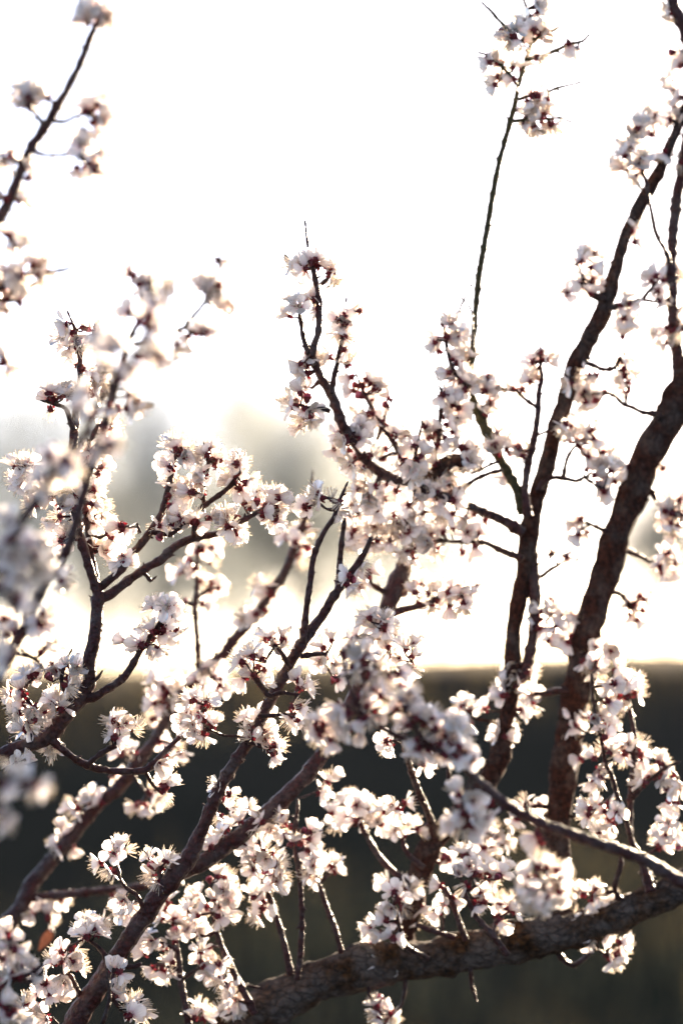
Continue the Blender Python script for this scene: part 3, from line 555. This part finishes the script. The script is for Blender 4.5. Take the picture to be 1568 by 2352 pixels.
# ------------------------------------------------------------------ blossom pieces
def shade_coords(me, al, ac):
    for nm, v in (('along', al), ('across', ac)):
        me.attributes.new(nm, 'FLOAT', 'POINT').data.foreach_set('value', v)
def petal_mesh(k):
    rnd = random.Random(100 + k)
    Lp = .0126 * rnd.uniform(.94, 1.06); Wd = .0053 * rnd.uniform(.93, 1.1)
    cup = rnd.uniform(.16, .34); curl = rnd.uniform(-.18, .22); skew = rnd.uniform(-.08, .08); notch = rnd.uniform(0, .05)
    rows, cols = 8, 7
    prof = [.12, .36, .68, .92, 1.0, .93, .70, .26]
    tt = [0, .12, .28, .46, .64, .81, .93, 1.0]
    V, Fc = [], []
    for i in range(rows):
        t = tt[i]
        for j in range(cols):
            u = -1 + 2 * j / (cols - 1)
            w = Wd * prof[i]
            x = Lp * t - (Lp * .07 * u * u * (t ** 3)) - (Lp * notch * (1 - abs(u)) if i == rows - 1 else 0)
            y = w * u + Lp * skew * t * t
            z = cup * w * u * u + Lp * (curl * (t - .35) ** 2 * (1 if t > .35 else -.3)) + rnd.gauss(0, .00013) * (t > .2) + .0004 * math.sin(u * 5 + k) * t
            V.append((x, y, z))
    for i in range(rows - 1):
        for j in range(cols - 1):
            a = i * cols + j
            Fc.append((a, a + 1, a + cols + 1, a + cols))
    me = mesh_of('petal', V, Fc, [M_PETAL])
    ALONG = [tt[i] for i in range(rows) for j in range(cols)]
    ACROSS = [k * 3.1 - 1 + 2 * j / (cols - 1) for i in range(rows) for j in range(cols)]
    shade_coords(me, ALONG, ACROSS)
    return me
PETALS = [petal_mesh(k) for k in range(7)]

def calyx_mesh(k):
    rnd = random.Random(200 + k)
    V, Fc = [], []
    n = 7
    prof = [(0, .0009), (.0012, .0010), (.0020, .0019), (.0038, .0026), (.0056, .0030), (.0068, .0026)]
    for z, r in prof:
        for q in range(n):
            t = 2 * math.pi * q / n
            V.append((math.cos(t) * r, math.sin(t) * r, z))
    for i in range(len(prof) - 1):
        for q in range(n):
            Fc.append((i * n + q, i * n + (q + 1) % n, (i + 1) * n + (q + 1) % n, (i + 1) * n + q))
    c = len(V); V.append((0, 0, .0064))
    for q in range(n): Fc.append(((len(prof) - 1) * n + q, (len(prof) - 1) * n + (q + 1) % n, c))
    for s in range(5):                                   # reflexed sepals
        a = 2 * math.pi * (s + .5) / 5 + rnd.uniform(-.1, .1)
        ca, sa = math.cos(a), math.sin(a)
        drop = rnd.uniform(.0014, .0036)
        i0 = len(V)
        for (rr, w, z) in ((.0026, .0012, .0060), (.0038, .0016, .0058 - drop * .3), (.0045, .0011, .0052 - drop * .8), (.0047, .0002, .0046 - drop)):
            for sg in (-1, 0, 1):
                V.append((ca * rr - sa * w * sg, sa * rr + ca * w * sg, z - .0003 * abs(sg)))
        for i in range(3):
            for j in range(2):
                b = i0 + i * 3 + j
                Fc.append((b, b + 1, b + 4, b + 3))
    return mesh_of('blossom', V, Fc, [M_CALYX])
CALYX = [calyx_mesh(k) for k in range(4)]

def stamen_mesh(k):
    rnd = random.Random(300 + k)
    V, Fc, mi = [], [], []
    for s in range(28):
        a = rnd.uniform(0, 2 * math.pi); e = R(rnd.uniform(3, 20 + 10 * (k % 3)) if s % 3 else rnd.uniform(20, 48))
        ln = rnd.uniform(.0090, .0145)
        d = Vector((math.cos(a) * math.sin(e), math.sin(a) * math.sin(e), math.cos(e)))
        p = Vector((math.cos(a) * .0016, math.sin(a) * .0016, .0058))
        q = p + d * ln + Vector((math.cos(a), math.sin(a), 0)) * .0012 * rnd.uniform(-.5, 1)
        m = p.lerp(q, .5) + Vector((math.cos(a), math.sin(a), 0)) * .0006
        u = d.orthogonal().normalized(); v = d.cross(u)
        i0 = len(V)
        for c, r in ((p, .00030), (m, .00028), (q, .00024)):
            for t in range(3):
                w = 2.0944 * t
                V.append(c + (u * math.cos(w) + v * math.sin(w)) * r)
        for i in range(2):
            for t in range(3):
                Fc.append((i0 + i * 3 + t, i0 + i * 3 + (t + 1) % 3, i0 + i * 3 + 3 + (t + 1) % 3, i0 + i * 3 + 3 + t)); mi.append(0)
        i0 = len(V)
        for w in (d * .0006, -d * .0005, u * .00038, -u * .00038, v * .00038, -v * .00038): V.append(q + w)
        for f in ((0, 2, 4), (0, 4, 3), (0, 3, 5), (0, 5, 2), (1, 4, 2), (1, 3, 4), (1, 5, 3), (1, 2, 5)):
            Fc.append(tuple(i0 + x for x in f)); mi.append(1)
    return mesh_of('stamens', V, Fc, [M_FIL, M_ANTH], True, mi)
STAMENS = [stamen_mesh(k) for k in range(5)]

def bud_mesh(k):
    V, Fc, mi = [], [], []
    n = 8
    prof = [(0, .0009), (.0012, .0011), (.0022, .0021), (.0040, .0029), (.0052, .0031), (.0062, .0040), (.0080, .0045), (.0096, .0038), (.0106, .0021), (.0110, .0004)]
    for z, r in prof:
        for q in range(n):
            t = 2 * math.pi * q / n
            V.append((math.cos(t) * r * (1 + .07 * math.sin(3 * t + k)), math.sin(t) * r, z))
    for i in range(len(prof) - 1):
        for q in range(n):
            Fc.append((i * n + q, i * n + (q + 1) % n, (i + 1) * n + (q + 1) % n, (i + 1) * n + q)); mi.append(0 if i < 5 else 1)
    return mesh_of('flower_bud', V, Fc, [M_CALYX, M_BUD], True, mi)
BUDS = [bud_mesh(k) for k in range(2)]

def blossom(root, M, rnd):
    """One blossom: calyx mesh as the part, its petals and stamens as sub-parts."""
    b = put('blossom', rnd.choice(CALYX), root, M)
    op = rnd.choice((4, 12, 18, 24, 30, 38, 52, 66)) + rnd.uniform(-6, 6)
    a0 = rnd.uniform(0, 6.28)
    n = rnd.choice((5,) * 16 + (4, 3, 0))
    for k in range(n):
        a = a0 + 2 * math.pi * k / 5 + rnd.uniform(-.10, .10)
        e = R(op + rnd.uniform(-13, 13))
        m = (Matrix.Translation((math.cos(a) * .0022, math.sin(a) * .0022, .0062 + .0002 * (k % 2))) @ Matrix.Rotation(a, 4, 'Z')
             @ Matrix.Rotation(-e, 4, 'Y') @ Matrix.Rotation(rnd.uniform(-.28, .28), 4, 'X') @ Matrix.Scale(rnd.uniform(.92, 1.07), 4))
        put('petal', rnd.choice(PETALS), b, m)
    put('stamens', rnd.choice(STAMENS), b, Matrix.Rotation(rnd.uniform(0, 6.28), 4, 'Z'))
    return b

# ------------------------------------------------------------------ wood
def catmull(P, step):
    out = []
    n = len(P)
    for i in range(n - 1):
        p0, p1, p2, p3 = P[max(i - 1, 0)], P[i], P[i + 1], P[min(i + 2, n - 1)]
        seg = max(2, int((p2[0] - p1[0]).length / step))
        for k in range(seg):
            t = k / seg
            f = lambda a, b, c, d: .5 * (2 * b + (c - a) * t + (2 * a - 5 * b + 4 * c - d) * t * t + (3 * b - a - 3 * c + d) * t ** 3)
            out.append((f(p0[0], p1[0], p2[0], p3[0]), p1[1] + (p2[1] - p1[1]) * t))
    out.append(P[-1])
    return out
class Wood:
    def __init__(s): s.V, s.F = [], []
    def tube(s, pts, n, rnd, rough=.06, wob=0.0):
        V, Fc = s.V, s.F
        prev = None; i0 = len(V); m = len(pts)
        seed = rnd.uniform(0, 100)
        for i, (c, r) in enumerate(pts):
            d = (pts[min(i + 1, m - 1)][0] - pts[max(i - 1, 0)][0])
            d = d.normalized() if d.length > 1e-9 else Vector((0, 0, 1))
            if prev is None: a = d.orthogonal().normalized()
            else:
                a = prev - d * prev.dot(d)
                a = a.normalized() if a.length > 1e-6 else d.orthogonal().normalized()
            prev = a; b = d.cross(a)
            rr = r * (1 + rough * 1.3 * noise.noise(Vector((i * .23, seed, 0))))
            c = c + (a * noise.noise(Vector((i * .3, seed, 9))) + b * noise.noise(Vector((i * .3, seed, 19)))) * wob * r
            for k in range(n):
                t = 2 * math.pi * k / n
                o = a * math.cos(t) + b * math.sin(t)
                q = 1 + rough * 2.2 * noise.noise((c + o * r) * (0.9 / max(r, .002))) + rough * 1.2 * noise.noise((c + o * r) * (2.6 / max(r, .002)))
                V.append(c + o * rr * q)
        for i in range(m - 1):
            for k in range(n):
                a = i0 + i * n
                Fc.append((a + k, a + (k + 1) % n, a + n + (k + 1) % n, a + n + k))
        for e, idx in ((0, i0), (1, i0 + (m - 1) * n)):
            c = len(V); V.append(pts[0][0] if e == 0 else pts[-1][0])
            for k in range(n):
                f = (idx + k, idx + (k + 1) % n, c)
                Fc.append(f if e else f[::-1])
    def scale_bud(s, p, d, l, r):
        """A pointed winter bud."""
        a = d.orthogonal().normalized()
        q = [(p, r * .7), (p + d * l * .35 + a * r * .1, r), (p + d * l * .7, r * .7), (p + d * l, r * .12)]
        s.tube(q, 5, random.Random(1), .02)

BOUGH = {
 'T': ('apricot_tree', 'apricot tree with a thick sweeping grey limb low down and two dark upright trunks', 'tree'),
 'C': ('blossoming_branch', 'reddish brown forked bough rising from the lower edge toward the dense blossom mass', 'branch'),
 'D': ('blossoming_branch', 'crisp dark red branch in sharp focus, forking into tall twig and flowery fan', 'branch'),
 'E': ('blossoming_branch', 'slightly blurred slanting branch behind sharp ones, with a hanging dead leaf', 'branch'),
 'F': ('blossoming_branch', 'most blurred near bough, big soft white blossoms covering the tall sharp twig', 'branch'),
 'R': ('blossoming_branch', 'soft dark bough slanting up behind the most blurred one, ending in two sprays', 'branch'),
 'L': ('blossoming_branch', 'short blurred spray of crowded white blossoms at the lower corner', 'branch'),
 'G': ('blossoming_branch', 'blurred bare-looking bough with few blossoms against white sky in the upper corner', 'branch'),
 'H': ('blossoming_branch', 'thin blurred grey brown branch crossing in front of the trunks above the thick limb', 'branch'),
}
HEAD = {'trunk': (M_TRUNK, 18, .11), 'limb': (M_LIMB, 30, .125), 'branch': (M_BRANCH, 11, .085), 'twig': (M_TWIG, 7, .11), 'stump': (M_TRUNK, 14, .09)}
wood('H', 'twig', (-.23, -.25), [(1258, 1899, 5), (1244, 1950, 5), (1236, 1990, 4.5), (1236, 2020, 4)])

roots, samples = {}, {}
for b, (nm, lab, cat) in BOUGH.items():
    w0 = next(w for w in W if w['b'] == b)
    first = at(w0['p'][0][0], w0['p'][0][1], w0['d'][0])
    o = put(nm, None); o.location = first
    tag(o, lab, cat, None if b == 'T' else 'blossoming apricot branches')
    roots[b] = o; samples[b] = []
PARTS = []
for wi, w in enumerate(W):
    rnd = random.Random(1000 + wi)
    n = len(w['p'])
    L = [0.0]
    for i in range(1, n): L.append(L[-1] + math.hypot(w['p'][i][0] - w['p'][i - 1][0], w['p'][i][1] - w['p'][i - 1][1]))
    P3 = []
    for i, (x, y, r) in enumerate(w['p']):
        if w['b'] == 'T' and w['k'] == 'twig' and y < 290: r *= 1.35
        if w['b'] == 'G': r *= 1.15
        if w['k'] == 'trunk': r *= .93
        d = w['d'][0] + (w['d'][1] - w['d'][0]) * L[i] / L[-1]
        d += .012 * noise.noise(Vector((L[i] * .01, wi * 3.7, 0))) * min(1, 12 / r)
        P3.append((at(x, y, d), r * PX * (FOCUS + d) / FOCUS))
    org = roots[w['b']].location
    step = .0035 if w['k'] == 'twig' else .0045 if w['k'] == 'branch' else .007
    if w['b'] in 'T' and wi == 0 or max(r for _, _, r in w['p']) > 12:         # the unseen lower end runs on down to the ground
        x, y, r = w['p'][0]
        if (x < -40 or y > 2400) and w['k'] in ('branch', 'limb'):
            p, rr = P3[0]
            g = Vector((p.x * 1.12 - .05, p.y, -.05))
            P3 = [(g, rr * 1.7), (p.lerp(g, .5) + Vector((.05, 0, -.05)), rr * 1.3)] + P3
    C = [(p - org, r) for p, r in catmull(P3, step)]
    wd = Wood()
    m, ring, rough = HEAD[w['k']]
    if w['l'] and 'shoot' in w['l'] or w['k'] == 'twig' and w['b'] == 'T' and max(q[1] for q in w['p']) < 290: m = M_SHOOT
    # nodes: small swellings where buds sit, every 6 to 14 mm on the thin wood
    if w['k'] in ('twig', 'branch'):
        nxt = rnd.uniform(.004, .012); acc = 0; side = 0; C2 = []
        for i, (c, r) in enumerate(C):
            if i: acc += (c - C[i - 1][0]).length
            bulge = 1.0
            if acc > nxt and r < .0065 and 1 < i < len(C) - 2:
                bulge = rnd.uniform(1.06, 1.32); acc = 0; nxt = rnd.uniform(.006, .024)
                d = (C[i + 1][0] - C[i - 1][0]).normalized()
                side += 2.4
                a = d.orthogonal().normalized(); o = a * math.cos(side) + d.cross(a) * math.sin(side)
                if rnd.random() < .85:
                    h = rnd.uniform(.0018, .0056) * (1.7 if m is M_SHOOT else 1)
                    wd.scale_bud(c + o * r * .7, (o + d * rnd.uniform(.3, 1.2)).normalized(), h + r * .3, rnd.uniform(.0009, .0014))
            C2.append((c, r * bulge))
        C = C2
        if C[-1][1] < .0016:                     # pointed leaf bud at the tip
            d = (C[-1][0] - C[-3][0]).normalized()
            wd.scale_bud(C[-1][0] - d * .002, d, .0075, .0014)
    wd.tube(C, ring, rnd, rough, .38 if w['k'] == 'twig' else .16 if w['k'] == 'branch' else .06)
    # side stubs on the thick wood
    if w['k'] in ('trunk', 'limb'):
        for k in range(26):
            i = rnd.randrange(3, len(C) - 3); c, r = C[i]
            d = (C[i + 1][0] - C[i - 1][0]).normalized(); a = d.orthogonal().normalized()
            t = rnd.uniform(0, 6.28); o = a * math.cos(t) + d.cross(a) * math.sin(t)
            wd.scale_bud(c + o * r * .92, (o + d * rnd.uniform(-.3, .6)).normalized(), rnd.uniform(.003, .011), rnd.uniform(.0014, .003))
    PARTS.append((w, wd, m))
    for c, r in C: samples[w['b']].append((c + org, r, len(PARTS) - 1))

# ------------------------------------------------------------------ blossoms on short spurs
import re
SM = 13.5 / 0.45 * .5
def inv(p):
    q = p - EYE
    dep = q.dot(AWAY); s = PX * dep / FOCUS
    return 784 + q.x / s, 1176 - q.dot(UP) / s, dep - FOCUS
flat = {b: [(inv(c), c, r, k) for c, r, k in s[::2]] for b, s in samples.items()}
todo = {b: [] for b in BOUGH}
for key, txt in F.items():
    b = key[0]; ox, oy = CROP[int(re.findall(r'\d', key)[0])]
    rnd = random.Random(key)
    for tok in txt.split():
        mm = re.match(r'(-?\d+),(-?\d+)(?:,(\d))?([a-z]*)$', tok)
        x, y, n, fl = int(mm[1]), int(mm[2]), int(mm[3] or 1), mm[4]
        vx, vy = ox + x * .5002, oy + y * .5002
        if oy + y * .5 > 1250 and b in 'TCED' and rnd.random() < .11: continue      # keep gaps in the dense lower part
        todo[b].append((vx, vy, fl, 0))
        if vy < 1260 and b in 'TDCRG' and rnd.random() < .5: n += 1            # fuller clusters up against the sky
        for q in range(n - 1):
            a = rnd.uniform(0, 6.28)
            todo[b].append((vx + 20 * math.cos(a), vy + 20 * math.sin(a), '', 1))
spare = []
for b, fl in todo.items():
    org = roots[b].location
    rnd = random.Random(b)
    items = []
    for (vx, vy, flg, second) in fl:
        best = min(flat[b], key=lambda s: (s[0][0] - vx) ** 2 + (s[0][1] - vy) ** 2)
        items.append((math.hypot(best[0][0] - vx, best[0][1] - vy), vx, vy, flg, second, best))
    items.sort(key=lambda t: t[0])
    nodes = []                                    # spur ends that later blossoms may share
    made = 0
    for dist, vx, vy, flg, second, best in items:
        cand = best
        for nd in nodes:
            dd = math.hypot(nd[0][0] - vx, nd[0][1] - vy)
            if dd + 10 < dist: dist, cand = dd + 10, nd
        (hx, hy, hd), hp, hr, part = cand
        d = hd + rnd.gauss(0, .009) + (.006 if 'f' in flg else 0) - (.010 if 'f' in flg else 0)
        pos = at(vx, vy, d)
        out = pos - hp
        o2 = RIGHT * (vx - hx) + UP * (hy - vy)
        o2 = o2.normalized() if o2.length > 1 else RIGHT * rnd.gauss(0, 1) + UP * rnd.gauss(0, 1)
        dr = o2 * 1.0 + RIGHT * rnd.gauss(0, .35) + UP * rnd.gauss(.25, .35) + AWAY * rnd.gauss(-.15, .55)
        if 'u' in flg: dr += UP * 1.3
        if 'd' in flg: dr -= UP * 1.3
        if 'l' in flg: dr -= RIGHT * 1.3
        if 'r' in flg: dr += RIGHT * 1.3
        if 'f' in flg: dr = dr * .5 - AWAY * 1.3
        if 'c' in flg: dr = dr * .9 + AWAY * .8
        dr.normalize()
        sc_ = rnd.uniform(.84, 1.12) * 1.08
        base = pos - dr * .0088 * sc_
        if second == 0 and (base - hp).length > .02 + hr:      # a spur of wood towards the blossom
            wd = PARTS[part][1]
            st = hp - org; en = base - org
            mid = st.lerp(en, .5) + Vector((rnd.gauss(0, 1), rnd.gauss(0, 1), rnd.gauss(0, 1) - .3)) * (en - st).length * .08
            r0 = min(hr * .8, .0024); r1 = .0013
            pts = catmull([(st, r0), (mid, (r0 + r1) * .5), (en, r1)], .0035)
            pts = [(c, r * (1.35 if i % 3 == 2 else .95)) for i, (c, r) in enumerate(pts)]
            wd.tube(pts, 6, rnd, .10, .25)
            nodes.append((inv(base), base, .0014, part))
        elif (base - hp).length > .004 + hr:                   # its stalk
            wd = PARTS[part][1]
            wd.tube([(hp - org, .0011), (base - org, .0010)], 5, rnd, .05)
        q = Vector((0, 0, 1)).rotation_difference(dr)
        M = Matrix.Translation(base - org) @ q.to_matrix().to_4x4() @ Matrix.Rotation(rnd.uniform(0, 6.28), 4, 'Z') @ Matrix.Scale(sc_, 4)
        items_made = (M, second, rnd.random())
        spare.append((b, M, second, rnd.randrange(10 ** 6), rnd.random() < (.13 if 'c' in flg else .015)))
count = {}
spare.sort(key=lambda t: t[2])
rest = {}
for b, M, second, seed, isbud in spare:
    rnd = random.Random(seed)
    if isbud:
        put('flower_bud', rnd.choice(BUDS), roots[b], M); continue
    count[b] = count.get(b, 0) + 1
    if count[b] <= 300: blossom(roots[b], M, rnd)
    else: rest.setdefault(b, []).append((M, rnd))
# the blossoms past the first three hundred of the big tree: one joined part
for b, lst in rest.items():
    V, Fc, mi, AL, AC = [], [], [], [], []
    mats = [M_CALYX, M_PETAL, M_FIL, M_ANTH]
    def add(me, M, off):
        i0 = len(V)
        V.extend(M @ v.co for v in me.vertices)
        for nm, lst_ in (('along', AL), ('across', AC)):
            lst_.extend([e.value for e in me.attributes[nm].data] if nm in me.attributes else [0.0] * len(me.vertices))
        for p in me.polygons:
            Fc.append(tuple(i0 + i for i in p.vertices)); mi.append(off + p.material_index)
    for M, rnd in lst:
        add(rnd.choice(CALYX), M, 0)
        op = rnd.choice((12, 22, 30, 38, 48, 60)); a0 = rnd.uniform(0, 6.28)
        for k in range(5):
            a = a0 + 2 * math.pi * k / 5
            m = (Matrix.Translation((math.cos(a) * .0022, math.sin(a) * .0022, .0062)) @ Matrix.Rotation(a, 4, 'Z')
                 @ Matrix.Rotation(-R(op + rnd.uniform(-13, 13)), 4, 'Y') @ Matrix.Rotation(rnd.uniform(-.28, .28), 4, 'X'))
            add(rnd.choice(PETALS), M @ m, 1)
        add(rnd.choice(STAMENS), M, 2)
    me = mesh_of('blossoms', V, Fc, mats, True, mi); shade_coords(me, AL, AC)
    o = put('blossoms', me, roots[b]); o['kind'] = 'stuff'
for w, wd, m in PARTS:
    o = put(w['k'], mesh_of(w['k'], wd.V, wd.F, [m]), roots[w['b']])
    if w['l']: o['label'] = w['l']
print('BLOSSOMS', count)

# withered leaf hanging from the softer bough
V, Fc = [], []
for i in range(6):
    t = i / 5; wv = .006 * math.sin(math.pi * (t * .92 + .04))
    for j in (-1, 0, 1): V.append((wv * j, .004 * math.sin(t * 4) + .0025 * abs(j), -.030 * t + .002 * j * t))
for i in range(5):
    for j in range(2): Fc.append((i * 3 + j, i * 3 + j + 1, i * 3 + j + 4, i * 3 + j + 3))
lf = put('leaf', mesh_of('leaf', V, Fc, [soft_material('dead_leaf', (.13, .045, .025), .2, .8)]), roots['E'],
         Matrix.Translation(at(121, 2130, .25) - roots['E'].location) @ Matrix.Rotation(.5, 4, 'Y'))
lf['label'] = 'withered orange brown leaf'
